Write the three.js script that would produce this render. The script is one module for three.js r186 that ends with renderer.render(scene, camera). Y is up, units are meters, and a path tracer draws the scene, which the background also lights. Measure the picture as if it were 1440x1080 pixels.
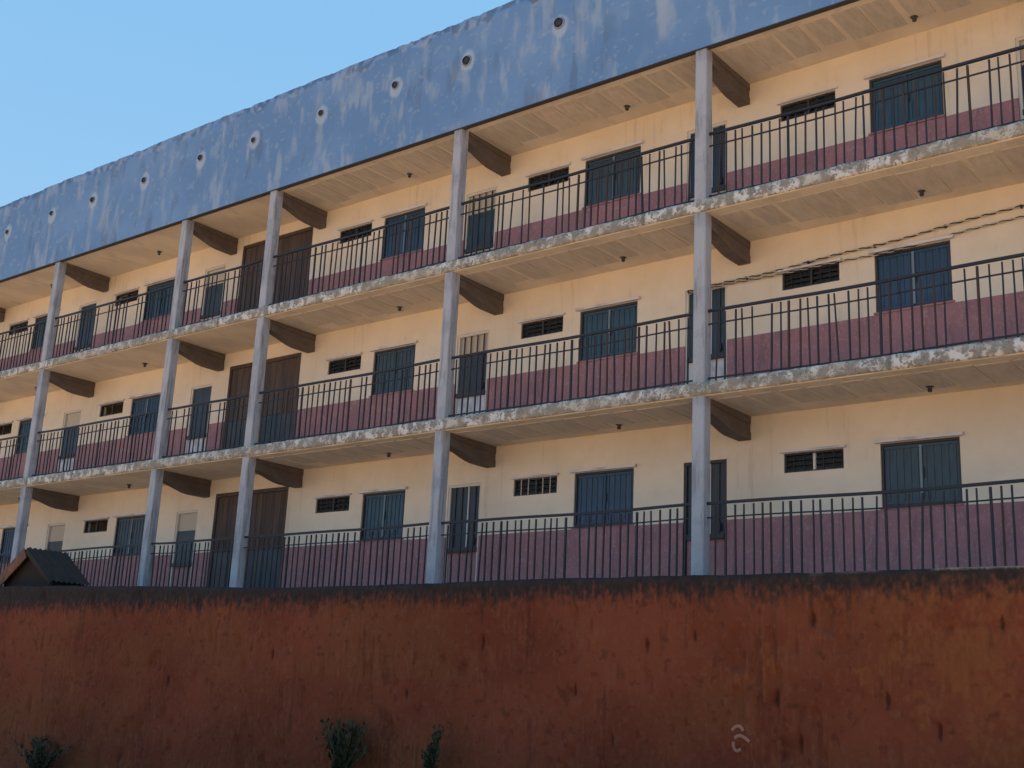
import * as THREE from 'three';
import { mergeGeometries } from 'three/addons/utils/BufferGeometryUtils.js';

// ───────────── camera, sky, sun, exposure ─────────────
const scene = new THREE.Scene();
const camera = new THREE.PerspectiveCamera(2 * Math.atan(540 / 1716.25) * 180 / Math.PI, 4 / 3, 0.1, 2000);
camera.position.set(9.996, -1.864, 17.422);
camera.rotation.order = 'YXZ';
camera.rotation.set(0.259, 0.6812, 0.0486);
const SUN = new THREE.Vector3(0.55, 0.74, -0.36).normalize();
const SKY_GAIN = 0.33;
{
  const w = 512, h = 256, d = new Float32Array(w * h * 4);
  for (let j = 0; j < h; j++) for (let i = 0; i < w; i++) {
    const el = ((j + 0.5) / h - 0.5) * Math.PI, az = ((i + 0.5) / w - 0.5) * 2 * Math.PI;
    const dir = new THREE.Vector3(Math.cos(el) * Math.cos(az), Math.sin(el), Math.cos(el) * Math.sin(az));
    const s = Math.max(0, dir.y), t = Math.pow(1 - s, 2.4);
    const c = Math.max(0, dir.dot(SUN));
    const g = 1 + 0.35 * Math.pow(c, 3) + 0.5 * Math.pow(c, 24);
    const o = (j * w + i) * 4;
    d[o] = (0.20 + 0.27 * t) * g * SKY_GAIN; d[o + 1] = (0.47 + 0.24 * t) * g * SKY_GAIN; d[o + 2] = (0.80 + 0.13 * t) * g * SKY_GAIN; d[o + 3] = 1;
  }
  const sky = new THREE.DataTexture(d, w, h, THREE.RGBAFormat, THREE.FloatType);
  sky.mapping = THREE.EquirectangularReflectionMapping; sky.magFilter = THREE.LinearFilter; sky.minFilter = THREE.LinearFilter; sky.needsUpdate = true;
  scene.background = sky; scene.environment = sky;
}
const sun = new THREE.DirectionalLight(new THREE.Color(1, 0.93, 0.83), 5);
sun.position.copy(SUN).multiplyScalar(90); sun.target.position.set(-8, 0, 0);
sun.castShadow = true; sun.shadow.mapSize.set(4096, 4096);
Object.assign(sun.shadow.camera, { left: -60, right: 60, top: 60, bottom: -60, near: 1, far: 220 });
scene.add(sun, sun.target);
const renderer = new THREE.WebGLRenderer({ antialias: true });
renderer.setSize(1024, 768);
renderer.shadowMap.enabled = true;
renderer.toneMapping = THREE.LinearToneMapping;
renderer.toneMappingExposure = 3.2;

// ───────────── helpers ─────────────
function rng(seed) { let a = seed >>> 0; return () => { a = (a + 0x6D2B79F5) | 0; let t = Math.imul(a ^ (a >>> 15), 1 | a); t = (t + Math.imul(t ^ (t >>> 7), 61 | t)) ^ t; return ((t ^ (t >>> 14)) >>> 0) / 4294967296; }; }
const HT = new Float32Array(65536); { const r = rng(77); for (let i = 0; i < 65536; i++) HT[i] = r(); }
function vn(x, y, px, py, s) {                       // value noise, periodic over px × py cells
  const xi = Math.floor(x), yi = Math.floor(y); let fx = x - xi, fy = y - yi; fx = fx * fx * (3 - 2 * fx); fy = fy * fy * (3 - 2 * fy);
  const x0 = ((xi % px) + px) % px, x1 = (x0 + 1) % px, y0 = ((yi % py) + py) % py, y1 = (y0 + 1) % py;
  const H = (a, b) => HT[(Math.imul(a + s * 131, 7919) + Math.imul(b + s * 17, 104729) ^ Math.imul(a * b + s, 31)) & 65535];
  const a = H(x0, y0), b = H(x1, y0), c = H(x0, y1), e = H(x1, y1);
  return (a + (b - a) * fx) * (1 - fy) + (c + (e - c) * fx) * fy;
}
function fbm(u, v, fx, fy, oct, s) { let t = 0, a = 0.5, n = 0; for (let o = 0; o < oct; o++) { t += a * vn(u * fx, v * fy, fx, fy, s + o * 7); n += a; a *= 0.55; fx *= 2; fy *= 2; } return t / n; }
const ss = (a, b, x) => { x = Math.min(1, Math.max(0, (x - a) / (b - a))); return x * x * (3 - 2 * x); };
const mix = (a, b, t) => [a[0] + (b[0] - a[0]) * t, a[1] + (b[1] - a[1]) * t, a[2] + (b[2] - a[2]) * t];
const enc = x => { x = Math.min(1, Math.max(0, x)); return 255 * (x <= 0.0031308 ? 12.92 * x : 1.055 * Math.pow(x, 1 / 2.4) - 0.055); };
function tex(w, h, fn, grey = false) {
  const d = new Uint8Array(w * h * 4);
  for (let j = 0; j < h; j++) for (let i = 0; i < w; i++) {
    const r = fn((i + 0.5) / w, (j + 0.5) / h), o = (j * w + i) * 4;
    if (grey) d[o] = d[o + 1] = d[o + 2] = 255 * Math.min(1, Math.max(0, r)); else { d[o] = enc(r[0]); d[o + 1] = enc(r[1]); d[o + 2] = enc(r[2]); }
    d[o + 3] = 255;
  }
  const t = new THREE.DataTexture(d, w, h); t.magFilter = THREE.LinearFilter; t.minFilter = THREE.LinearMipmapLinearFilter; t.generateMipmaps = true;
  t.wrapS = t.wrapT = THREE.RepeatWrapping; if (!grey) t.colorSpace = THREE.SRGBColorSpace; t.needsUpdate = true; return t;
}
const bumpFine = tex(512, 512, (u, v) => 0.6 * fbm(u, v, 24, 24, 5, 3) + 0.4 * fbm(u, v, 6, 6, 3, 9), true);
const std = (o) => new THREE.MeshStandardMaterial({ roughness: 0.9, ...o });
function uvw(g, tu, tv = tu, ou = 0, ov = 0) {       // planar uv in metres, by the way each face points
  const p = g.attributes.position, n = g.attributes.normal, uv = new Float32Array(p.count * 2);
  for (let i = 0; i < p.count; i++) {
    const ax = Math.abs(n.getX(i)), ay = Math.abs(n.getY(i)), az = Math.abs(n.getZ(i));
    const x = p.getX(i), y = p.getY(i), z = p.getZ(i); let a, b;
    if (ay >= ax && ay >= az) { a = x; b = z; } else if (ax > az) { a = z; b = y; } else { a = x; b = y; }
    uv[2 * i] = (a - ou) / tu; uv[2 * i + 1] = (b - ov) / tv;
  }
  g.setAttribute('uv', new THREE.BufferAttribute(uv, 2)); return g;
}
function box(x0, x1, y0, y1, z0, z1) { const g = new THREE.BoxGeometry(x1 - x0, y1 - y0, z1 - z0); g.translate((x0 + x1) / 2, (y0 + y1) / 2, (z0 + z1) / 2); return g; }
function chamfered(x0, x1, y0, y1, z0, z1, c) {      // vertical prism with cut corners
  const s = new THREE.Shape(); s.moveTo(x0 + c, -z1); s.lineTo(x1 - c, -z1); s.lineTo(x1, -z1 + c); s.lineTo(x1, -z0 - c); s.lineTo(x1 - c, -z0); s.lineTo(x0 + c, -z0); s.lineTo(x0, -z0 - c); s.lineTo(x0, -z1 + c);
  const g = new THREE.ExtrudeGeometry(s, { depth: y1 - y0, bevelEnabled: false }); g.rotateX(-Math.PI / 2); g.translate(0, y0, 0); return g;
}
function mesh(name, g, m, parent) {
  if (Array.isArray(g)) g = g.length > 1 ? mergeGeometries(g.map(k => k.index ? k.toNonIndexed() : k)) : g[0];
  const o = new THREE.Mesh(g, m); o.name = name; o.castShadow = o.receiveShadow = true; parent.add(o); return o;
}
function slabWithHoles(x0, x1, y0, y1, holes, depth, zFront) {
  const s = new THREE.Shape(); s.moveTo(x0, y0); s.lineTo(x1, y0); s.lineTo(x1, y1); s.lineTo(x0, y1); s.lineTo(x0, y0);
  for (const [a, b, c, e] of holes) { const h = new THREE.Path(); h.moveTo(a, c); h.lineTo(a, e); h.lineTo(b, e); h.lineTo(b, c); h.lineTo(a, c); s.holes.push(h); }
  const g = new THREE.ExtrudeGeometry(s, { depth, bevelEnabled: false }); g.translate(0, 0, zFront - depth); return g;
}
function strip(x0, x1, y0, y1, holes) {              // dado pieces between door openings
  const cuts = holes.filter(h => h[2] < y1).sort((a, b) => a[0] - b[0]); const out = []; let x = x0;
  for (const h of cuts) { if (h[0] > x) out.push([x, h[0], y0, y1]); x = h[1]; if (h[2] > y0) out.push([h[0], h[1], y0, h[2]]); }
  if (x < x1) out.push([x, x1, y0, y1]); return out;
}

// ───────────── materials ─────────────
const creamTex = tex(1024, 1024, (u, v) => {         // 6 m tile
  const n = fbm(u, v, 5, 5, 6, 1), st = fbm(u, v, 70, 5, 4, 2), f = fbm(u, v, 60, 60, 3, 4);
  let c = mix([0.76, 0.67, 0.54], [0.69, 0.60, 0.475], ss(0.35, 0.7, n));
  c = mix(c, [0.46, 0.39, 0.30], 0.4 * ss(0.58, 0.78, st) * ss(0.4, 0.7, n));
  c = mix(c, [0.70, 0.63, 0.52], 0.35 * ss(0.6, 0.75, f));
  return c;
});
const creamBump = tex(512, 512, (u, v) => fbm(u, v, 40, 40, 4, 5), true);
const matCream = std({ map: creamTex, bumpMap: creamBump, bumpScale: 0.006, roughness: 0.85 });
const matDado = std({ map: tex(1024, 512, (u, v) => {
  const n = fbm(u, v, 8, 4, 6, 11), s = fbm(u, v, 90, 6, 3, 12), f = fbm(u, v, 120, 60, 2, 13);
  let c = mix([0.37, 0.175, 0.185], [0.30, 0.145, 0.16], ss(0.3, 0.7, n));
  c = mix(c, [0.44, 0.30, 0.29], 0.45 * ss(0.6, 0.8, f)); c = mix(c, [0.19, 0.10, 0.11], 0.5 * ss(0.55, 0.8, s)); return c;
}), bumpMap: bumpFine, bumpScale: 0.004, roughness: 0.7 });
const matSoffit = std({ map: tex(1024, 512, (u, v) => {
  const n = fbm(u, v, 7, 4, 6, 21), m = fbm(u, v, 18, 6, 4, 22);
  let c = mix([0.70, 0.63, 0.53], [0.61, 0.545, 0.46], ss(0.35, 0.7, n)); c = mix(c, [0.50, 0.455, 0.40], 0.5 * ss(0.55, 0.75, m)); return c;
}), bumpMap: bumpFine, bumpScale: 0.006 });
const matColumn = std({ map: tex(512, 1024, (u, v) => {
  const n = fbm(u, v, 4, 8, 6, 31), s = fbm(u, v, 30, 6, 4, 32), f = fbm(u, v, 60, 120, 3, 33);
  let c = mix([0.38, 0.39, 0.42], [0.30, 0.315, 0.35], ss(0.3, 0.7, n)); c = mix(c, [0.42, 0.45, 0.49], 0.5 * ss(0.6, 0.78, f)); c = mix(c, [0.18, 0.17, 0.17], 0.6 * ss(0.52, 0.74, s)); return c;
}), bumpMap: bumpFine, bumpScale: 0.008 });
const matEdge = std({ map: tex(2048, 128, (u, v) => {   // flaking whitewash on the slab edges, 12 m × 0.6 m
  const n = fbm(u, v, 90, 4, 5, 41), f = fbm(u, v, 220, 10, 3, 42), g = fbm(u, v, 12, 2, 3, 43);
  let c = mix([0.24, 0.22, 0.19], [0.60, 0.58, 0.54], ss(0.40, 0.58, n * 0.6 + f * 0.4)); c = mix(c, [0.09, 0.08, 0.065], 0.75 * ss(0.56, 0.68, f)); c = mix(c, [0.30, 0.26, 0.19], 0.45 * ss(0.45, 0.7, g)); return c;
}), bumpMap: tex(1024, 64, (u, v) => fbm(u, v, 120, 8, 4, 42), true), bumpScale: 0.03 });
const matBeam = std({ map: tex(256, 256, (u, v) => { const n = fbm(u, v, 4, 30, 4, 51), m = fbm(u, v, 6, 6, 4, 52); return mix([0.150, 0.122, 0.110], [0.095, 0.078, 0.072], 0.5 * n + 0.5 * ss(0.3, 0.7, m)); }), bumpMap: bumpFine, bumpScale: 0.008 });
const boardMats = [[0.58, 0.53, 0.47], [0.54, 0.50, 0.45], [0.63, 0.57, 0.50]].map((b, k) => std({ map: tex(256, 512, (u, v) => { const n = fbm(u, v, 12, 3, 5, 61 + k), m = fbm(u, v, 3, 4, 4, 65 + k); return mix(b, b.map(q => q * 0.82), ss(0.3, 0.75, 0.5 * n + 0.5 * m)); }), bumpMap: bumpFine, bumpScale: 0.004 }));
const SPOUT_X = []; for (let k = 0; k < 19; k++) SPOUT_X.push(-3.23 + 2.3 * (k - 12) + 0.12 * Math.sin(k * 2.1));
const PX0 = -33, PX1 = 13, PY0 = 9.8, PY1 = 12.36;
const matParapet = std({ map: tex(2048, 256, (u, v) => {
  const x = PX0 + u * (PX1 - PX0), y = PY0 + v * (PY1 - PY0);
  const n = fbm(u, v, 24, 2, 6, 71), s = fbm(u, v, 220, 3, 4, 72), s2 = fbm(u, v, 60, 2, 4, 73), f = fbm(u, v, 400, 24, 3, 74);
  let c = mix([0.15, 0.275, 0.475], [0.118, 0.235, 0.425], ss(0.3, 0.7, n));
  c = mix(c, [0.33, 0.40, 0.48], 0.55 * ss(0.48, 0.70, s) * ss(0.36, 0.60, s2));
  c = mix(c, [0.08, 0.12, 0.18], 0.4 * ss(0.56, 0.76, fbm(u, v, 160, 2, 4, 75)) * ss(0.42, 0.6, fbm(u, v, 30, 2, 3, 76)));
  c = mix(c, [0.30, 0.38, 0.47], 0.4 * ss(0.66, 0.78, f));
  const top = (PY1 - y) - 0.10 - 0.45 * Math.max(0, fbm(u, v, 150, 1, 4, 77) - 0.35);          // flaked band under the coping, ragged lower outline
  c = mix(c, mix([0.34, 0.38, 0.42], [0.10, 0.12, 0.15], ss(0.4, 0.6, fbm(u, v, 300, 14, 3, 78))), 0.55 * ss(0.04, -0.03, top));
  for (const sx of SPOUT_X) { const dx = x - sx - 0.02, dy = y - 11.34; if (Math.abs(dx) < 0.5) {
    const r = Math.hypot(dx, dy * 0.8) + 0.08 * (f - 0.5); c = mix(c, [0.46, 0.53, 0.60], 0.55 * ss(0.24, 0.15, r));
    if (dy < 0) c = mix(c, [0.38, 0.43, 0.47], 0.45 * ss(0.16, 0.03, Math.abs(dx + 0.06 * (n - 0.5))) * ss(-1.3, -0.2, dy) * ss(0.3, 0.6, s)); } }
  return c;
}), bumpMap: tex(2048, 256, (u, v) => 0.5 * fbm(u, v, 300, 18, 4, 79) + 0.5 * fbm(u, v, 220, 3, 3, 72), true), bumpScale: 0.02, roughness: 0.85 });
const matCollar = std({ color: new THREE.Color(0.22, 0.28, 0.34) });
const matDarkRim = std({ color: new THREE.Color(0.045, 0.045, 0.05) });
const matRail = std({ color: new THREE.Color(0.022, 0.022, 0.028), roughness: 0.55, metalness: 0.3 });
const matRailRust = std({ color: new THREE.Color(0.05, 0.028, 0.024), roughness: 0.7, metalness: 0.2 });
const steel = (a, b, s) => std({ map: tex(256, 256, (u, v) => mix(a, b, ss(0.35, 0.7, fbm(u, v, 10, 4, 5, s))), false), roughness: 0.45, metalness: 0.1, bumpMap: bumpFine, bumpScale: 0.002 });
const shutterMats = [steel([0.022, 0.058, 0.092], [0.034, 0.080, 0.115], 81), steel([0.030, 0.056, 0.076], [0.042, 0.072, 0.09], 82), steel([0.018, 0.050, 0.098], [0.03, 0.068, 0.125], 83)];
const matFrame = std({ color: new THREE.Color(0.50, 0.45, 0.36), bumpMap: bumpFine, bumpScale: 0.002 });
const matFramePale = std({ color: new THREE.Color(0.60, 0.57, 0.52), bumpMap: bumpFine, bumpScale: 0.003 });
const leafMats = [steel([0.016, 0.030, 0.045], [0.026, 0.042, 0.058], 84), steel([0.022, 0.026, 0.034], [0.03, 0.036, 0.044], 85), steel([0.015, 0.034, 0.05], [0.026, 0.05, 0.066], 86)];
const matFrameDark = std({ color: new THREE.Color(0.035, 0.036, 0.045), roughness: 0.6 });
const matWhite = std({ map: tex(256, 256, (u, v) => mix([0.66, 0.65, 0.66], [0.46, 0.45, 0.46], ss(0.4, 0.75, fbm(u, v, 8, 5, 5, 91)))), roughness: 0.7 });
const matGlass = new THREE.MeshPhysicalMaterial({ color: new THREE.Color(0.05, 0.06, 0.065), roughness: 0.18, metalness: 0 });
const matInside = std({ map: tex(256, 256, (u, v) => mix([0.20, 0.13, 0.09], [0.12, 0.085, 0.065], ss(0.3, 0.7, fbm(u, v, 6, 6, 5, 95)))) });
const infillMats = [[0.085, 0.062, 0.055], [0.078, 0.058, 0.053], [0.092, 0.066, 0.057]].map((b, k) => std({ map: tex(256, 512, (u, v) => mix(b, b.map(q => q * 0.6), ss(0.3, 0.75, fbm(u, v, 24, 3, 5, 301 + k)))), bumpMap: bumpFine, bumpScale: 0.004, roughness: 0.8 }));
const lowPanelMats = [steel([0.034, 0.036, 0.046], [0.05, 0.045, 0.05], 305), steel([0.018, 0.034, 0.052], [0.03, 0.05, 0.066], 306)];
const matFloor = std({ map: tex(512, 512, (u, v) => mix([0.42, 0.42, 0.42], [0.32, 0.32, 0.33], ss(0.3, 0.7, fbm(u, v, 8, 8, 6, 98)))), roughness: 0.7 });
const matConcrete = std({ map: tex(512, 512, (u, v) => mix([0.30, 0.27, 0.24], [0.20, 0.18, 0.16], ss(0.3, 0.7, fbm(u, v, 8, 8, 6, 97)))), bumpMap: bumpFine, bumpScale: 0.006 });

// ───────────── ground ─────────────
const groundY = (x, z) => {
  if (z <= 3.86) return -0.95;
  const xx = 26 * Math.tanh(x / 26), zz = Math.min(z - 4, 40) * (z > 30 ? 1 : 1);
  return -2.92 + 0.070 * xx - 0.1 * Math.min(zz, 16);
};
{
  const xs = [], zs = []; for (let x = -600; x <= 600; x += Math.abs(x) < 40 ? 1 : 40) xs.push(x);
  for (let z = -600; z < -20; z += 40) zs.push(z); zs.push(-20, -10, -2, 2, 3.84, 3.9); for (let z = 4.5; z < 24; z += 0.75) zs.push(z); for (let z = 24; z <= 600; z += 32) zs.push(z);
  const P = [], U = [], I = [];
  for (const z of zs) for (const x of xs) { P.push(x, groundY(x, z), z); U.push(x / 7, z / 7); }
  const W = xs.length; for (let j = 0; j + 1 < zs.length; j++) for (let i = 0; i + 1 < W; i++) { const a = j * W + i; I.push(a, a + W, a + 1, a + 1, a + W, a + W + 1); }
  const g = new THREE.BufferGeometry(); g.setAttribute('position', new THREE.Float32BufferAttribute(P, 3)); g.setAttribute('uv', new THREE.Float32BufferAttribute(U, 2)); g.setIndex(I); g.computeVertexNormals();
  const m = std({ map: tex(512, 512, (u, v) => { const n = fbm(u, v, 5, 5, 6, 101), f = fbm(u, v, 50, 50, 3, 102); let c = mix([0.40, 0.245, 0.13], [0.32, 0.19, 0.10], ss(0.3, 0.7, n)); return mix(c, [0.43, 0.30, 0.18], 0.5 * ss(0.6, 0.8, f)); }), bumpMap: bumpFine, bumpScale: 0.03, roughness: 1 });
  const o = mesh('ground', g, m, scene); o.userData = { label: 'red laterite earth sloping up to the foot of the boundary wall', category: 'ground', kind: 'structure' };
}

// ───────────── building ─────────────
const bld = new THREE.Group(); bld.name = 'school_building'; scene.add(bld);
bld.userData = { label: 'long three-storey cream building with open railed galleries and grey parapet', category: 'building' };
const BX0 = -32.6, BX1 = 12.2, ZW = -1.5, ZB = -8, FL = [0.23, 3.53, 6.83], SB = [3.3, 6.6, 9.8];
const COLS = [-32.4, -26.62, -20.85, -15.02, -11.61, -5.79, 0, 5.9, 11.9];
const STAIR = [-14.66, -11.96];
// classroom wall openings, one set for each bay: [column to the left, door, vent, window]
const BAYS = [
  { vent: [-31.9, -30.8], win: [-30.4, -29.0], door: [-28.0, -27.1] },
  { vent: [-26.10, -25.0], win: [-24.6, -23.25], door: [-22.15, -21.25] },
  { vent: [-20.32, -19.2], win: [-18.82, -17.45], door: [-16.18, -15.30] },
  { vent: [-10.97, -9.87], win: [-9.46, -8.16], door: [-6.92, -6.02] },
  { vent: [-5.17, -4.09], win: [-3.67, -2.31], door: [-1.24, -0.36] },
  { vent: [0.74, 1.82], win: [2.45, 3.74], door: [4.95, 5.85] },
  { vent: [6.7, 7.8], win: [8.4, 9.7], door: [10.7, 11.6] },
];
const R = rng(5);
for (let f = 0; f < 3; f++) {
  const y = FL[f], holes = [];
  for (const b of BAYS) { holes.push([b.vent[0], b.vent[1], y + 2.00, y + 2.34], [b.win[0], b.win[1], y + 1.30, y + 2.35], [b.door[0], b.door[1], y + 0.005, y + 2.35]); }
  holes.push([STAIR[0], STAIR[1], y + 0.005, y + 2.71]);
  const w = mesh('wall', uvw(slabWithHoles(BX0, BX1, y, SB[f], holes, 0.2, ZW), 6, 6, f * 1.7, f * 2.3), matCream, bld);
  const dh = holes.filter(h => h[2] < y + 0.5);
  mesh('dado', strip(BX0, BX1, y, y + 1.26, dh).map(s => uvw(box(s[0], s[1], s[2] + 0.002, s[3], ZW - 0.05, ZW + 0.006), 5, 2.5, f, f)), matDado, w);
  // slab or floor under this storey
  const yb = f ? SB[f - 1] : -0.95;
  mesh('floor_finish', uvw(box(BX0, BX1, y + 0.0015, y + 0.014, ZW + 0.006, 0.115), 3), matFloor, bld);
  mesh('floor_slab', uvw(box(BX0, BX1, yb, y, ZB, 0.12), 4), f ? matSoffit : matConcrete, bld);
}
// roof slab
mesh('roof_slab', uvw(box(BX0, BX1, 9.8, 10.05, ZB, 0.02), 4), matSoffit, bld);
// slab edges: ragged whitewashed lip, one for each storey above the ground
for (let f = 0; f < 3; f++) {
  const y0 = f ? SB[f - 1] + 0.012 : -0.05, y1 = FL[f] + 0.012, n = 520, P = [], U = [], I = [], r = rng(100 + f);
  const rows = 5;
  for (let j = 0; j <= rows; j++) for (let i = 0; i <= n; i++) {
    const x = BX0 + (BX1 - BX0) * i / n, t = j / rows, k = fbm(x / 45 + 0.8, t, 300, 6, 3, 45 + f) - 0.5;
    let yy = y0 + (y1 - y0) * t, zz = 0.165 + 0.035 * k;
    if (j === 0) { yy += 0.03 * (fbm(x / 45 + 0.8, 0.3, 220, 2, 3, 46 + f) - 0.5); zz -= 0.012; } if (j === rows) { yy += 0.03 * (fbm(x / 45 + 0.8, 0.7, 260, 2, 3, 47 + f) - 0.5); zz -= 0.012; }
    P.push(x, yy, zz); U.push(x / 12 + f * 0.37, (yy - y0) / 0.6);
  }
  for (let e = 0; e < 2; e++) for (let i = 0; i <= n; i++) { const x = BX0 + (BX1 - BX0) * i / n; P.push(x, e ? y1 - 0.01 : y0 + 0.01, 0.118); U.push(x / 12 + f * 0.37, e ? 0.6 : 0); }
  const W = n + 1, q = (a, b) => { for (let i = 0; i < n; i++) I.push(a * W + i, a * W + i + 1, b * W + i, b * W + i, a * W + i + 1, b * W + i + 1); };
  for (let j = 0; j < rows; j++) q(j, j + 1); q(rows + 1, 0); q(rows, rows + 2);
  const g = new THREE.BufferGeometry(); g.setAttribute('position', new THREE.Float32BufferAttribute(P, 3)); g.setAttribute('uv', new THREE.Float32BufferAttribute(U, 2)); g.setIndex(I); g.computeVertexNormals();
  mesh('slab_edge', g, matEdge, bld);
}
// outer shell, end walls, rear wall and stairwell walls
mesh('rear_wall', uvw(box(BX0, BX1, -0.95, 12.2, ZB - 0.2, ZB), 6), matCream, bld);
for (const x of [BX0 - 0.2, BX1]) mesh('end_wall', uvw(box(x, x + 0.2, -0.95, 9.8, ZB, ZW - 0.2), 6), matCream, bld);
for (let f = 0; f < 3; f++) { // boarded infill across the stair openings: brown boards above, dark panels below
  const y0 = FL[f] + 0.02, y1 = FL[f] + 2.70, z = ZW - 0.004, low = f === 2 ? 0.0 : 1.22;
  const fr = mesh('stair_infill', [uvw(box(STAIR[0], STAIR[0] + 0.07, y0, y1, z - 0.14, z), 2), uvw(box(STAIR[1] - 0.07, STAIR[1], y0, y1, z - 0.14, z), 2), uvw(box(STAIR[0] + 0.07, STAIR[1] - 0.07, y1 - 0.08, y1, z - 0.14, z), 2)], infillMats[0], bld);
  const n = 12, a = STAIR[0] + 0.075, w = (STAIR[1] - 0.075 - a) / n;
  for (let k = 0; k < n; k++) mesh('board', uvw(box(a + k * w + 0.003, a + (k + 1) * w - 0.003, y0 + low + 0.01, y1 - 0.085, z - 0.07 - 0.004 * ((k * 7) % 3), z - 0.035 - 0.004 * ((k * 7) % 3)), 1.3, 2.6, k * 0.37), infillMats[(k * 5 + f) % 3], fr);
  mesh('backing', box(a, STAIR[1] - 0.075, y0, y1 - 0.085, z - 0.13, z - 0.11), matFrameDark, fr);
  if (low) for (let k = 0; k < 4; k++) { const q = (STAIR[1] - 0.075 - a) / 4; mesh('low_panel', uvw(box(a + k * q + 0.008, a + (k + 1) * q - 0.008, y0, y0 + low, z - 0.075, z - 0.04), 1.5), k < 2 ? lowPanelMats[0] : lowPanelMats[1], fr); }
}
// rooms: one partition on each side of every classroom keeps the interiors dark
for (const x of [-26.62, -20.85, -5.79, 0, 5.9]) for (let f = 0; f < 3; f++) mesh('partition_wall', uvw(box(x - 0.08, x + 0.08, FL[f] + 0.002, SB[f] - 0.002, ZB + 0.002, ZW - 0.203), 4), matCream, bld);
// parapet with an uneven top
{
  const n = 460, rows = 10, P = [], U = [], I = [];
  for (let j = 0; j <= rows; j++) for (let i = 0; i <= n; i++) {
    const x = PX0 + 0.3 + (PX1 - PX0 - 0.6) * i / n, t = j / rows, u = (x - PX0) / (PX1 - PX0); let y = PY0 - 0.02 + (PY1 - PY0) * t;
    if (j === rows) y += 0.035 * (fbm(u, 0.5, 260, 2, 4, 77) - 0.5) - 0.025 * ss(0.62, 0.7, fbm(u, 0.5, 180, 2, 2, 177));
    const z = 0.17 + 0.014 * (fbm(u, t, 120, 8, 3, 175) - 0.5);
    P.push(x, y, z); U.push(u, Math.min(0.998, Math.max(0.002, t)));
  }
  const W = n + 1; for (let j = 0; j < rows; j++) for (let i = 0; i < n; i++) { const a = j * W + i; I.push(a, a + 1, a + W, a + W, a + 1, a + W + 1); }
  const k0 = P.length / 3; for (let i = 0; i <= n; i++) { const a = (rows * W + i) * 3; P.push(P[a], P[a + 1] - 0.004, -0.03); U.push(U[(rows * W + i) * 2], 0.99); }
  for (let i = 0; i < n; i++) I.push(rows * W + i, rows * W + i + 1, k0 + i, k0 + i, rows * W + i + 1, k0 + i + 1);
  const k1 = P.length / 3; for (let i = 0; i <= n; i++) { P.push(P[i * 3], 10.05, -0.03); U.push(U[i * 2], 0.1); }
  for (let i = 0; i < n; i++) I.push(k0 + i, k0 + i + 1, k1 + i, k1 + i, k0 + i + 1, k1 + i + 1);
  const g = new THREE.BufferGeometry(); g.setAttribute('position', new THREE.Float32BufferAttribute(P, 3)); g.setAttribute('uv', new THREE.Float32BufferAttribute(U, 2)); g.setIndex(I); g.computeVertexNormals();
  const par = mesh('parapet', g, matParapet, bld); par.userData.label = 'blue-grey streaked parapet with a row of drain spouts';
  mesh('dark_strip', box(PX0 + 0.31, PX1 - 0.31, 9.765, 9.782, 0.06, 0.18), matDarkRim, par);  // thin dark strip along the lower edge of the parapet
  const collar = new THREE.TorusGeometry(0.105, 0.022, 8, 18), pipe = new THREE.CylinderGeometry(0.085, 0.085, 0.09, 16, 1, true), cap = new THREE.CircleGeometry(0.083, 16);
  pipe.rotateX(Math.PI / 2);
  for (const x of SPOUT_X) if (x > PX0 + 1 && x < PX1 - 1) {
    const s = mesh('drain_spout', pipe, matFrameDark, bld); s.position.set(x, 11.36 + 0.05 * Math.sin(x * 3.7), 0.185); s.scale.setScalar(0.72 + 0.28 * ss(-16, -4, x) + 0.1 * Math.sin(x * 5.1));
    const c = mesh('collar', collar, matCollar, s); c.position.z = -0.01; const k = mesh('shade_disc', cap, matDarkRim, s); k.position.z = 0.012;  // dark disc painted in for the shade inside the spout mouth
  }
}
// columns and beams
COLS.forEach((x, i) => {
  const parts = [];
  for (let f = 0; f < 3; f++) parts.push(uvw(chamfered(x - 0.115, x + 0.115, f ? FL[f] + 0.002 : -0.9, SB[f] - (f < 2 ? 0.002 : -0.1), -0.085, 0.15, 0.018), 1.6, 3.2, i * 0.7, i * 1.1));
  mesh('column', parts, matColumn, bld);
  for (let f = 0; f < 3; f++) {
    const g = []; // three board-marked courses; the underside sweeps down from the column to the wall
    const low = z => 0.26 + 0.17 * ss(-0.1, -1.0, z), zA = ZW + 0.004, zB = -0.082;
    for (let k = 0; k < 3; k++) {
      const pt = [], N = 8, d = 0.012 * (k % 2), at = (z, q) => SB[f] - low(z) * (1 - q / 3) - 0.003;
      for (let m = 0; m <= N; m++) { const z = zB + (zA - zB) * m / N; pt.push(new THREE.Vector2(-z, at(z, k) + 0.003)); }
      for (let m = N; m >= 0; m--) { const z = zB + (zA - zB) * m / N; pt.push(new THREE.Vector2(-z, at(z, k + 1) - 0.002)); }
      const e = new THREE.ExtrudeGeometry(new THREE.Shape(pt), { depth: 0.24 - 2 * d, bevelEnabled: false }); e.rotateY(Math.PI / 2); e.translate(x - 0.12 + d, 0, 0); g.push(uvw(e, 1.2));
    }
    mesh('beam', g, matBeam, bld);
  }
});
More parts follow.
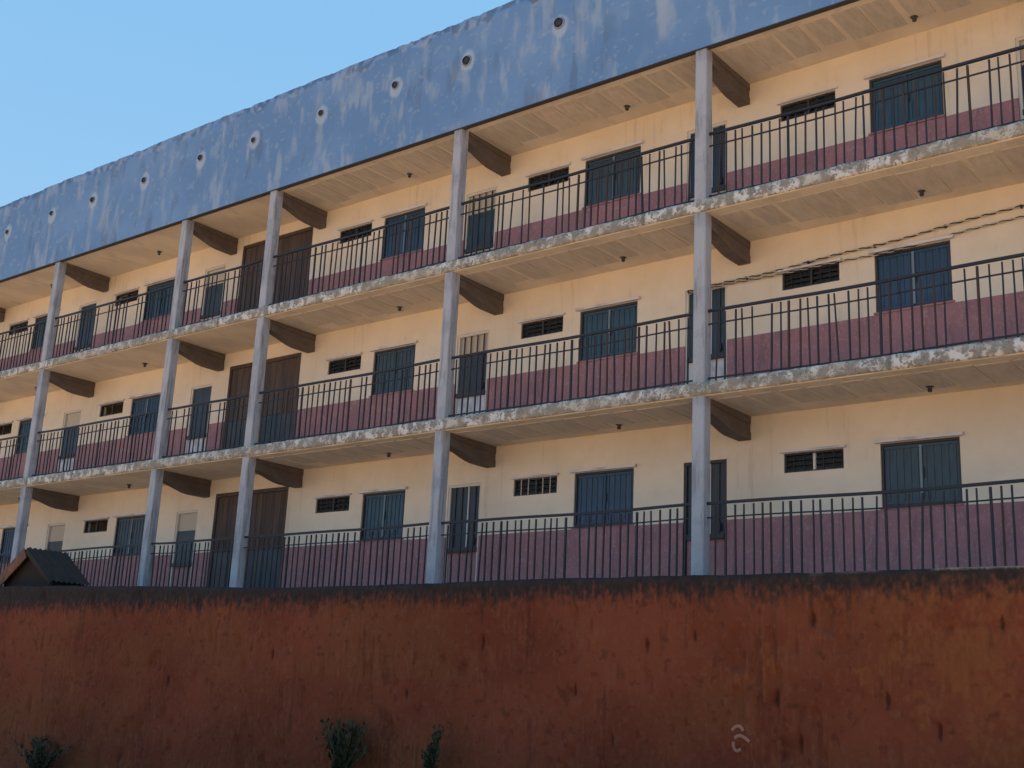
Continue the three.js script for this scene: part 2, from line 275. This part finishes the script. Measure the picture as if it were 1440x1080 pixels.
// ceiling boards left by the formwork
{
  const gB = new THREE.BoxGeometry(0.46, 0.012, 1.0); const gs = [0, 1, 2].map(k => { const g = new THREE.BoxGeometry(0.40 + 0.05 * k, 0.014, 0.86 + 0.12 * k); return g; });
  for (let f = 0; f < 3; f++) for (let x = -11.2; x < 6; x += 0.53) {
    if (COLS.some(c => Math.abs(c - x) < 0.38)) continue;
    const k = Math.floor(R() * 3), o = mesh('ceiling_board', gs[k], boardMats[Math.floor(R() * 3)], bld); o.position.set(x + 0.03 * (R() - 0.5), SB[f] - 0.006, -0.10 - (0.86 + 0.12 * k) / 2 - 0.05 * R());
  }
}
// ceiling lamps
{
  const rose = new THREE.LatheGeometry([[0, 0], [0.065, 0], [0.06, -0.025], [0.03, -0.04], [0.028, -0.085], [0.034, -0.09], [0.034, -0.12], [0, -0.12]].map(p => new THREE.Vector2(p[0], p[1])), 14);
  const bulb = new THREE.SphereGeometry(0.034, 12, 8);
  for (let f = 0; f < 3; f++) for (const x of [-29.3, -22.9, -17.6, -8.2, -2.3, 3.5, 9.2]) {
    const o = mesh('ceiling_lamp', rose, matFrameDark, bld); o.position.set(x, SB[f] + 0.001, -0.95); o.scale.set(1.1, 0.6, 1.1); const b = mesh('bulb', bulb, matGlass, o); b.position.y = -0.14;
  }
}
// windows, vents and doors
BAYS.forEach((b, bi) => {
  for (let f = 0; f < 3; f++) {
    const y = FL[f], near = b.win[0] > -11;
    { // window with two steel leaves
      const [x0, x1] = b.win, y0 = y + 1.30, y1 = y + 2.35, z = ZW - 0.03, xm = (x0 + x1) / 2, m = shutterMats[(bi * 2 + f) % 3];
      const fr = mesh('window', [box(x0, x0 + 0.04, y0, y1, z - 0.08, z), box(x1 - 0.04, x1, y0, y1, z - 0.08, z), box(x0 + 0.04, x1 - 0.04, y1 - 0.04, y1, z - 0.08, z), box(x0 + 0.04, x1 - 0.04, y0, y0 + 0.04, z - 0.08, z)], matFrameDark, bld);
      for (const s of [0, 1]) {
        const a = s ? xm + 0.008 : x0 + 0.045, c = s ? x1 - 0.045 : xm - 0.008, g = [box(a, c, y0 + 0.045, y1 - 0.045, z - 0.05, z - 0.035)];
        const nr = 5; for (let k = 0; k < nr; k++) { const t = a + (c - a) * (k + 0.5) / nr; g.push(box(t - 0.022, t + 0.022, y0 + 0.10, y1 - 0.10, z - 0.034, z - 0.024)); }
        g.push(box(a + 0.002, c - 0.002, y0 + 0.047, y0 + 0.095, z - 0.0345, z - 0.018), box(a + 0.002, c - 0.002, y1 - 0.095, y1 - 0.047, z - 0.0345, z - 0.018));
        mesh('leaf', g, m, fr);
      }
      mesh('meeting_strip', box(xm - 0.022, xm + 0.022, y0 + 0.07, y1 - 0.06, z - 0.017, z - 0.008), (bi + f) % 3 === 1 ? m : steel_light(), fr);
      mesh('bolt', box(xm + 0.03, xm + 0.05, y0 + 0.45, y0 + 0.62, z - 0.017, z + 0.003), matRail, fr);
      mesh('hood', uvw(box(x0 - 0.07, x1 + 0.07, y1 + 0.006, y1 + 0.055, ZW - 0.01, ZW + 0.075), 3), matWhite, fr);
      mesh('sill', uvw(box(x0 - 0.03, x1 + 0.03, y0 - 0.035, y0 - 0.003, ZW - 0.02, ZW + 0.03), 3), matDado, fr);
    }
    { // high vent with glass louvres and bars
      const [x0, x1] = b.vent, y0 = y + 2.00, y1 = y + 2.34, z = ZW - 0.03, xm = (x0 + x1) / 2;
      const fr = mesh('vent_window', [box(x0, x0 + 0.03, y0, y1, z - 0.08, z), box(x1 - 0.03, x1, y0, y1, z - 0.08, z), box(x0 + 0.03, x1 - 0.03, y1 - 0.03, y1, z - 0.08, z), box(x0 + 0.03, x1 - 0.03, y0, y0 + 0.03, z - 0.08, z)], matFrameDark, bld);
      mesh('mullion', box(xm - 0.02, xm + 0.02, y0 + 0.03, y1 - 0.03, z - 0.06, z - 0.004), (f === 0 && bi === 5) ? matWhite : matFrameDark, fr);
      if (near) for (const s of [0, 1]) for (let k = 0; k < 3; k++) { const g = new THREE.BoxGeometry((x1 - x0) / 2 - 0.06, 0.006, 0.11); g.rotateX(0.95); const o = mesh('louvre_pane', g, matGlass, fr); o.position.set(x0 + (x1 - x0) * (0.25 + 0.5 * s), y0 + 0.08 + 0.09 * k, z - 0.06); }
      for (let k = 1; k < 6; k++) if (k !== 3 && near) mesh('bar', box(x0 + (x1 - x0) * k / 6 - 0.008, x0 + (x1 - x0) * k / 6 + 0.008, y0 + 0.002, y1 - 0.002, z + 0.001, z + 0.017), (f === 0 && bi === 4) ? matFrame : matRail, fr);
      mesh('hood', uvw(box(x0 - 0.05, x1 + 0.05, y1 + 0.006, y1 + 0.045, ZW - 0.01, ZW + 0.06), 3), matWhite, fr);
    }
    { // door: barred dark upper half, rail, lower panel
      const [x0, x1] = b.door, y1 = y + 2.35, z = ZW - 0.02, m = leafMats[(bi + f) % 3], lower = f ? matWhite : matDado;
      const fr = mesh('door', [uvw(box(x0, x0 + 0.055, y + 0.008, y1, z - 0.09, z), 2), uvw(box(x1 - 0.055, x1, y + 0.008, y1, z - 0.09, z), 2), uvw(box(x0 + 0.055, x1 - 0.055, y1 - 0.055, y1, z - 0.09, z), 2)], f === 0 && bi === 4 ? matFrameDark : matFramePale, bld);
      const yr = y + 0.98, transom = (bi + f) % 3 !== 0 && bi !== 4;
      if (transom) mesh('transom', uvw(box(x0 + 0.058, x1 - 0.058, y1 - 0.50, y1 - 0.058, z - 0.085, z - 0.062), 1.5), matFrame, fr); mesh('upper_leaf', box(x0 + 0.058, x1 - 0.058, yr + 0.05, y1 - (transom ? 0.50 : 0.058), z - 0.06, z - 0.035), m, fr);
      mesh('lock_rail', box(x0 + 0.05, x1 - 0.05, yr - 0.04, yr + 0.05, z - 0.07, z + 0.035), matFrameDark, fr);
      mesh('lower_panel', uvw(box(x0 + 0.058, x1 - 0.058, y + 0.02, yr - 0.042, z - 0.06, z - 0.03), 1.5), lower, fr);
      if (near) { for (let k = 1; k < 5; k++) mesh('bar', box(x0 + (x1 - x0) * k / 5 - 0.012, x0 + (x1 - x0) * k / 5 + 0.012, yr + 0.06, y1 - 0.06, z - 0.034, z - 0.012), k === 3 && !transom ? matWhite : matFrameDark, fr); mesh('handle', box(x1 - 0.16, x1 - 0.13, yr + 0.10, yr + 0.24, z - 0.011, z + 0.012), matRail, fr); }
    }
  }
});
function steel_light() { return steel_light.m || (steel_light.m = steel([0.12, 0.17, 0.20], [0.20, 0.25, 0.28], 88)); }
// gallery railings: one for each bay and storey, near ones with every bar its own piece
{
  const H = 1.25, Z = 0.02, barGs = [0.022, 0.026, 0.034].map(t => { const g = new THREE.BoxGeometry(t, H - 0.05, t); g.translate(0, (H - 0.05) / 2, 0); return g; });
  for (let f = 0; f < 3; f++) for (let i = 0; i + 1 < COLS.length; i++) {
    const x0 = COLS[i] + 0.113, x1 = COLS[i + 1] - 0.113, y = FL[f] + 0.03; let cx = (x0 + x1) / 2;
    const seg = 12, sag = t => -0.018 * Math.sin(Math.PI * t) + 0.008 * Math.sin(t * 9 + i + f);
    const rail = (h, r) => { const g = []; for (let k = 0; k < seg; k++) { const a = x0 + (x1 - x0) * k / seg, c = x0 + (x1 - x0) * (k + 1) / seg, ya = y + h + sag(k / seg), yc = y + h + sag((k + 1) / seg); const q = new THREE.BoxGeometry(Math.hypot(c - a, yc - ya) + 0.004, r, r); q.rotateZ(Math.atan2(yc - ya, c - a)); q.translate((a + c) / 2, (ya + yc) / 2, Z); g.push(q); } return g; };
    const top = mesh('railing', rail(H, 0.044), matRail, bld);
    mesh('middle_rail', rail(H - 0.235, 0.022), matRail, top); mesh('bottom_rail', rail(0.06, 0.026), matRail, top);
    const individual = i >= 4 && i <= 6, far = []; let n = Math.round((x1 - x0) / 0.166);
    for (let k = 1; k < n; k++) {
      if (R() < 0.05) continue;
      const t = k / n, x = x0 + (x1 - x0) * t + 0.05 * (R() - 0.5), ty = y + sag(t), lean = (R() < 0.16 ? 0.10 : 0.02) * (R() - 0.5), post = k % 9 === 0;
      const bg = post ? barGs[2] : barGs[R() < 0.5 ? 0 : 1];
      if (individual && x < 5.5) { const o = mesh('bar', bg, R() < 0.3 ? matRailRust : matRail, top); o.position.set(x, ty, Z); o.rotation.z = lean; }
      else { const q = bg.clone(); q.rotateZ(lean); q.translate(x, ty, Z); far.push(q); }
    }
    if (far.length) { const o = mesh('bars', far, matRail, top); o.userData.kind = 'stuff'; }
  }
}

// ───────────── cable along the middle storey ─────────────
{
  const cab = new THREE.Group(); cab.name = 'electric_cable'; scene.add(cab);
  cab.userData = { label: 'pair of thin twisted cables strung above the middle-storey vent and window at the right', category: 'cable' };
  const path = t => { const x = -1.15 + 7.25 * t, y = 5.84 + 0.46 * t + 0.012 * Math.sin(t * 20) - 0.05 * Math.sin(Math.PI * t); return [x, y, ZW + 0.05]; };
  for (const run of [0, 1]) for (const s of [0, 1]) {
    const pts = []; const N = 320; for (let k = 0; k <= N; k++) { const t = k / N, p = path(t), a = t * 7.25 / 0.26 * 2 * Math.PI + s * Math.PI; pts.push(new THREE.Vector3(p[0], p[1] - run * (0.05 + 0.13 * ss(0.1, 0.6, t)) + 0.012 * Math.cos(a), p[2] + 0.012 * Math.sin(a))); }
    mesh('strand', new THREE.TubeGeometry(new THREE.CatmullRomCurve3(pts), N, run ? 0.008 : 0.0105, 5), s ? matFrame : matRail, cab);
  }
  const clip = new THREE.BoxGeometry(0.03, 0.05, 0.06); for (let k = 0; k <= 6; k++) { const p = path(k / 6); const o = mesh('clip', clip, matFrameDark, cab); o.position.set(p[0], p[1], ZW + 0.032); }
}

// ───────────── boundary wall ─────────────
{
  const X0 = -30, X1 = 18, Z = 4.0, n = 960, rows = 62;
  const topY = x => -0.15 + 0.20 * ss(-4, -14, x) - 0.004 * x * (x > 0 ? 1 : 0) + 0.03 * (fbm((x + 40) / 80, 0.4, 300, 2, 4, 201) - 0.5) + 0.045 * (fbm((x + 40) / 80, 0.8, 40, 2, 2, 203) - 0.5);
  const GOUGES = [[1.50, -1.03, 0.03, 0.11], [3.28, -1.62, 0.035, 0.10], [4.63, -1.60, 0.035, 0.11], [3.77, -0.70, 0.03, 0.09], [5.9, -0.75, 0.03, 0.1], [2.2, -0.9, 0.022, 0.08], [-1.2, -1.0, 0.03, 0.12], [-2.6, -1.75, 0.03, 0.09], [0.4, -1.6, 0.025, 0.1], [-5.6, -1.2, 0.03, 0.1], [-8.3, -1.7, 0.04, 0.13], [5.2, -1.9, 0.025, 0.1], [1.0, -2.2, 0.03, 0.09], [3.6, -2.1, 0.03, 0.12]];
  const P = [], U = [], I = [];
  const relief = (x, y) => { const u = (x + 40) / 80, v = (y + 5) / 8; let d = 0.05 * (fbm(u, v, 60, 6, 4, 205) - 0.5) + 0.03 * (fbm(u, v, 480, 24, 3, 206) - 0.5); const pit = fbm(u, v, 420, 20, 2, 208); d -= 0.05 * ss(0.74, 0.84, pit); for (const [gx, gy, gw, gh] of GOUGES) if (Math.abs(x - gx) < 0.2) d -= 0.05 * ss(1.3, 0.5, Math.hypot((x - gx) / (gw + 0.02), (y - gy) / gh)); return d; };
  for (let j = 0; j <= rows; j++) for (let i = 0; i <= n; i++) {
    const x = X0 + (X1 - X0) * i / n, yb = groundY(x, 4.2) - 0.4, yt = topY(x), y = yb + (yt - yb) * j / rows;
    let z = Z + relief(x, y); if (j === rows) z -= 0.02; P.push(x, y, z); U.push((x + 16) / 24, (y + 4) / 4.4);
  }
  const W = n + 1; for (let j = 0; j < rows; j++) for (let i = 0; i < n; i++) { const a = j * W + i; I.push(a, a + 1, a + W, a + W, a + 1, a + W + 1); }
  const add = (yf, z, v) => { const k = P.length / 3; for (let i = 0; i <= n; i++) { const x = X0 + (X1 - X0) * i / n; P.push(x, yf(x), z); U.push((x + 16) / 24, (yf(x) + 4) / 4.4 + v); } return k; };
  const join = (a, b) => { for (let i = 0; i < n; i++) I.push(a + i, a + i + 1, b + i, b + i, a + i + 1, b + i + 1); };
  const k0 = add(x => topY(x) + 0.012, Z - 0.10, 0.05), k1 = add(x => topY(x) - 0.006, Z - 0.22, 0.1), k2 = add(() => -1.6, Z - 0.22, 0);
  join(rows * W, k0); join(k0, k1); join(k1, k2);
  const g = new THREE.BufferGeometry(); g.setAttribute('position', new THREE.Float32BufferAttribute(P, 3)); g.setAttribute('uv', new THREE.Float32BufferAttribute(U, 2)); g.setIndex(I); g.computeVertexNormals();
  const wallBump = tex(2048, 512, (u, v) => 0.5 * fbm(u, v, 500, 80, 4, 219) + 0.3 * fbm(u, v, 700, 14, 3, 217) + 0.2 * fbm(u, v, 120, 24, 3, 220), true);
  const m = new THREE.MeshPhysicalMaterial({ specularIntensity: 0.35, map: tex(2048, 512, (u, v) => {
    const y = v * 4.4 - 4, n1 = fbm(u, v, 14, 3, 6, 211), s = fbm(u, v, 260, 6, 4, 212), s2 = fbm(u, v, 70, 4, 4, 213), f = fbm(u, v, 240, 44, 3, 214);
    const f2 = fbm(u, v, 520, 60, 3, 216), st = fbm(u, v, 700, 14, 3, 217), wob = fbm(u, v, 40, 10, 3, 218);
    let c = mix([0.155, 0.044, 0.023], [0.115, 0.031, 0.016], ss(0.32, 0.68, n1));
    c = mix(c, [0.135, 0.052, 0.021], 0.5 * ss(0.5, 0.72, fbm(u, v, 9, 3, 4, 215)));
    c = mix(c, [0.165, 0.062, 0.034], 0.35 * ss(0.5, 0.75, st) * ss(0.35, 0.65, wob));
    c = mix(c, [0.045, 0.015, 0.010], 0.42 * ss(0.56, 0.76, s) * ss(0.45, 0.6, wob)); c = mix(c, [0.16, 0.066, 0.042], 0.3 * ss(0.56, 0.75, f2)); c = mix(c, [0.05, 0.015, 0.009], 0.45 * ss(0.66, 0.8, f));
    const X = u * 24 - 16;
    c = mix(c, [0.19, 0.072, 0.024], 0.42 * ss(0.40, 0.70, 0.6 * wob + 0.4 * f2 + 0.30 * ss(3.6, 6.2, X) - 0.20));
    for (const [gx, gy, gw, gh] of GOUGES) { const q = Math.hypot((X - gx) / gw, (y - gy) / gh) + 0.8 * (f2 - 0.5); c = mix(c, [0.028, 0.010, 0.007], 0.65 * ss(1.1, 0.6, q)); }  // shade of the gouge hollows painted into the colour, over the cut relief
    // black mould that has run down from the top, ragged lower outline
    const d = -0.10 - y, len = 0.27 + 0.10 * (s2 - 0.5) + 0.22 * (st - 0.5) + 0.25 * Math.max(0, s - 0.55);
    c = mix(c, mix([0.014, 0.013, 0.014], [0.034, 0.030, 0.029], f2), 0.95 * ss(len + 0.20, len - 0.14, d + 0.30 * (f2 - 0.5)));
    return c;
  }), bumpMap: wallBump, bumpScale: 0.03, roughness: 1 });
  m.map.wrapT = THREE.ClampToEdgeWrapping;
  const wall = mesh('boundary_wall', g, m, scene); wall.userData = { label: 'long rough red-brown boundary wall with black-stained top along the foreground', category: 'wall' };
  // pale scrawl daubed on the wall
  const matDaub = std({ color: new THREE.Color(0.25, 0.13, 0.10), bumpMap: bumpFine, bumpScale: 0.004 });
  const stroke = pts => { const c = new THREE.CatmullRomCurve3(pts.map(p => new THREE.Vector3(2.83 + p[0], -2.08 + p[1], 0))); const q = new THREE.TubeGeometry(c, 24, 0.021, 7); const pp = q.attributes.position; for (let i = 0; i < pp.count; i++) { pp.setZ(i, Z + relief(pp.getX(i), pp.getY(i)) + 0.004 + pp.getZ(i) * 0.3); } q.computeVertexNormals(); return q; };
  for (const pts of [[[-0.10, 0.08], [-0.04, 0.128], [0.016, 0.128], [0.056, 0.08]], [[-0.064, -0.008], [0, 0.024], [0.064, 0.008], [0.13, -0.04]], [[-0.08, -0.05], [-0.075, -0.11], [-0.04, -0.15], [0.024, -0.128]]]) mesh('daubed_mark', stroke(pts), matDaub, wall);
}

// ───────────── shed roof behind the wall ─────────────
{
  const shed = new THREE.Group(); shed.name = 'shed'; scene.add(shed); shed.position.set(-14.35, -1.0, 2.2);
  shed.userData = { label: 'dark gabled shed peeking over the wall at the far left', category: 'shed' };
  const wood = std({ map: tex(256, 256, (u, v) => mix([0.024, 0.017, 0.014], [0.014, 0.011, 0.010], fbm(u, v, 30, 4, 4, 221))), roughness: 0.95 });
  const rust = std({ map: tex(256, 256, (u, v) => mix([0.20, 0.085, 0.045], [0.09, 0.05, 0.038], ss(0.3, 0.7, fbm(u, v, 20, 6, 5, 222)))), roughness: 0.9 });
  const darkSheet = std({ map: tex(256, 256, (u, v) => mix([0.034, 0.020, 0.015], [0.018, 0.012, 0.010], ss(0.3, 0.7, fbm(u, v, 20, 6, 5, 223)))), roughness: 0.9 });  // darker brown for the right-hand roof sheet
  const s = new THREE.Shape(); s.moveTo(-0.95, 0); s.lineTo(0.95, 0); s.lineTo(0.95, 1.26); s.lineTo(0, 1.88); s.lineTo(-0.95, 1.26); s.lineTo(-0.95, 0);
  const body = new THREE.ExtrudeGeometry(s, { depth: 0.75, bevelEnabled: false }); body.translate(0, 0, 0.42);
  mesh('wall', uvw(body, 1.5), wood, shed);
  for (const d of [-1, 1]) {
    // corrugated sheets
    const nx = 10, nz = 48, P = [], U = [], I = []; for (let j = 0; j <= nz; j++) for (let i = 0; i <= nx; i++) { const t = i / nx * 1.32, z = 0.35 + 0.95 * j / nz, w = 0.018 * Math.sin(z * 2 * Math.PI / 0.12); P.push(d * (t * 0.83 + w * 0.5), 1.93 - t * 0.555 + w * 0.9 + 0.02, z); U.push(z, t); }
    for (let j = 0; j < nz; j++) for (let i = 0; i < nx; i++) { const a = j * (nx + 1) + i; I.push(a, a + 1, a + nx + 1, a + nx + 1, a + 1, a + nx + 2); }
    const g = new THREE.BufferGeometry(); g.setAttribute('position', new THREE.Float32BufferAttribute(P, 3)); g.setAttribute('uv', new THREE.Float32BufferAttribute(U, 2)); g.setIndex(I); g.computeVertexNormals();
    mesh('roof_sheet', g, d > 0 ? darkSheet : rust, shed);
    const b = new THREE.BoxGeometry(1.30, d < 0 ? 0.24 : 0.10, 0.03); b.rotateZ(-d * Math.atan2(0.555, 0.83)); b.translate(d * 0.56, 1.93 - 0.36 - (d < 0 ? 0.10 : 0.05), 1.31); mesh('barge_board', uvw(b, 1), d < 0 ? rust : wood, shed);
  }
}

// ───────────── weeds at the foot of the wall ─────────────
function weed(x, z, h, n, seed, label, spread) {
  const g = new THREE.Group(); g.name = 'weed' + (weed.k ? '_' + String(weed.k).padStart(3, '0') : ''); weed.k = (weed.k || 0) + 1; scene.add(g);
  g.position.set(x, groundY(x, z) - 0.02, z); g.userData = { label, category: 'weed', group: 'weeds at the foot of the wall' };
  const r = rng(seed), stems = [], leaves = [];
  for (let k = 0; k < n; k++) {
    const a = r() * 6.283, L = h * (0.55 + 0.45 * r()), sp = spread * (0.3 + r()), pts = [];
    for (let j = 0; j <= 4; j++) { const t = j / 4; pts.push(new THREE.Vector3(Math.cos(a) * sp * t * t, L * t, Math.sin(a) * sp * t * t * 0.45)); }
    const c = new THREE.CatmullRomCurve3(pts); stems.push(new THREE.TubeGeometry(c, 6, 0.006, 5));
    for (let j = 0; j < 22; j++) {
      const t = 0.12 + 0.88 * j / 22, p = c.getPoint(t), b = r() * 6.283, len = (0.05 + 0.10 * r()) * (1.15 - 0.5 * t), wd = len * 0.32;
      const s = new THREE.BufferGeometry(); const V = [0, 0, 0, wd, len * 0.4, 0.012, 0, len, -0.02, -wd, len * 0.4, 0.012];
      s.setAttribute('position', new THREE.Float32BufferAttribute(V, 3)); s.setIndex([0, 1, 2, 0, 2, 3]); s.computeVertexNormals();
      s.rotateX(0.5 + 0.9 * r()); s.rotateY(b); s.translate(p.x, p.y, p.z); leaves.push(s);
    }
  }
  mesh('stems', stems, std({ color: new THREE.Color(0.05, 0.06, 0.025) }), g);
  const lg = mergeGeometries(leaves); const o = mesh('foliage', lg, new THREE.MeshPhysicalMaterial({ color: new THREE.Color(0.016, 0.022, 0.009), roughness: 0.8, side: THREE.DoubleSide }), g); o.userData.kind = 'stuff';
}
weed(-3.45, 4.35, 1.10, 60, 11, 'bushiest dark green weed against the middle of the wall', 0.42);
weed(-1.75, 4.30, 0.98, 14, 12, 'thin upright weed just right of the bushy one', 0.20);
weed(-11.3, 4.35, 0.95, 44, 13, 'low dark weed at the left end of the wall', 0.75);

renderer.render(scene, camera);
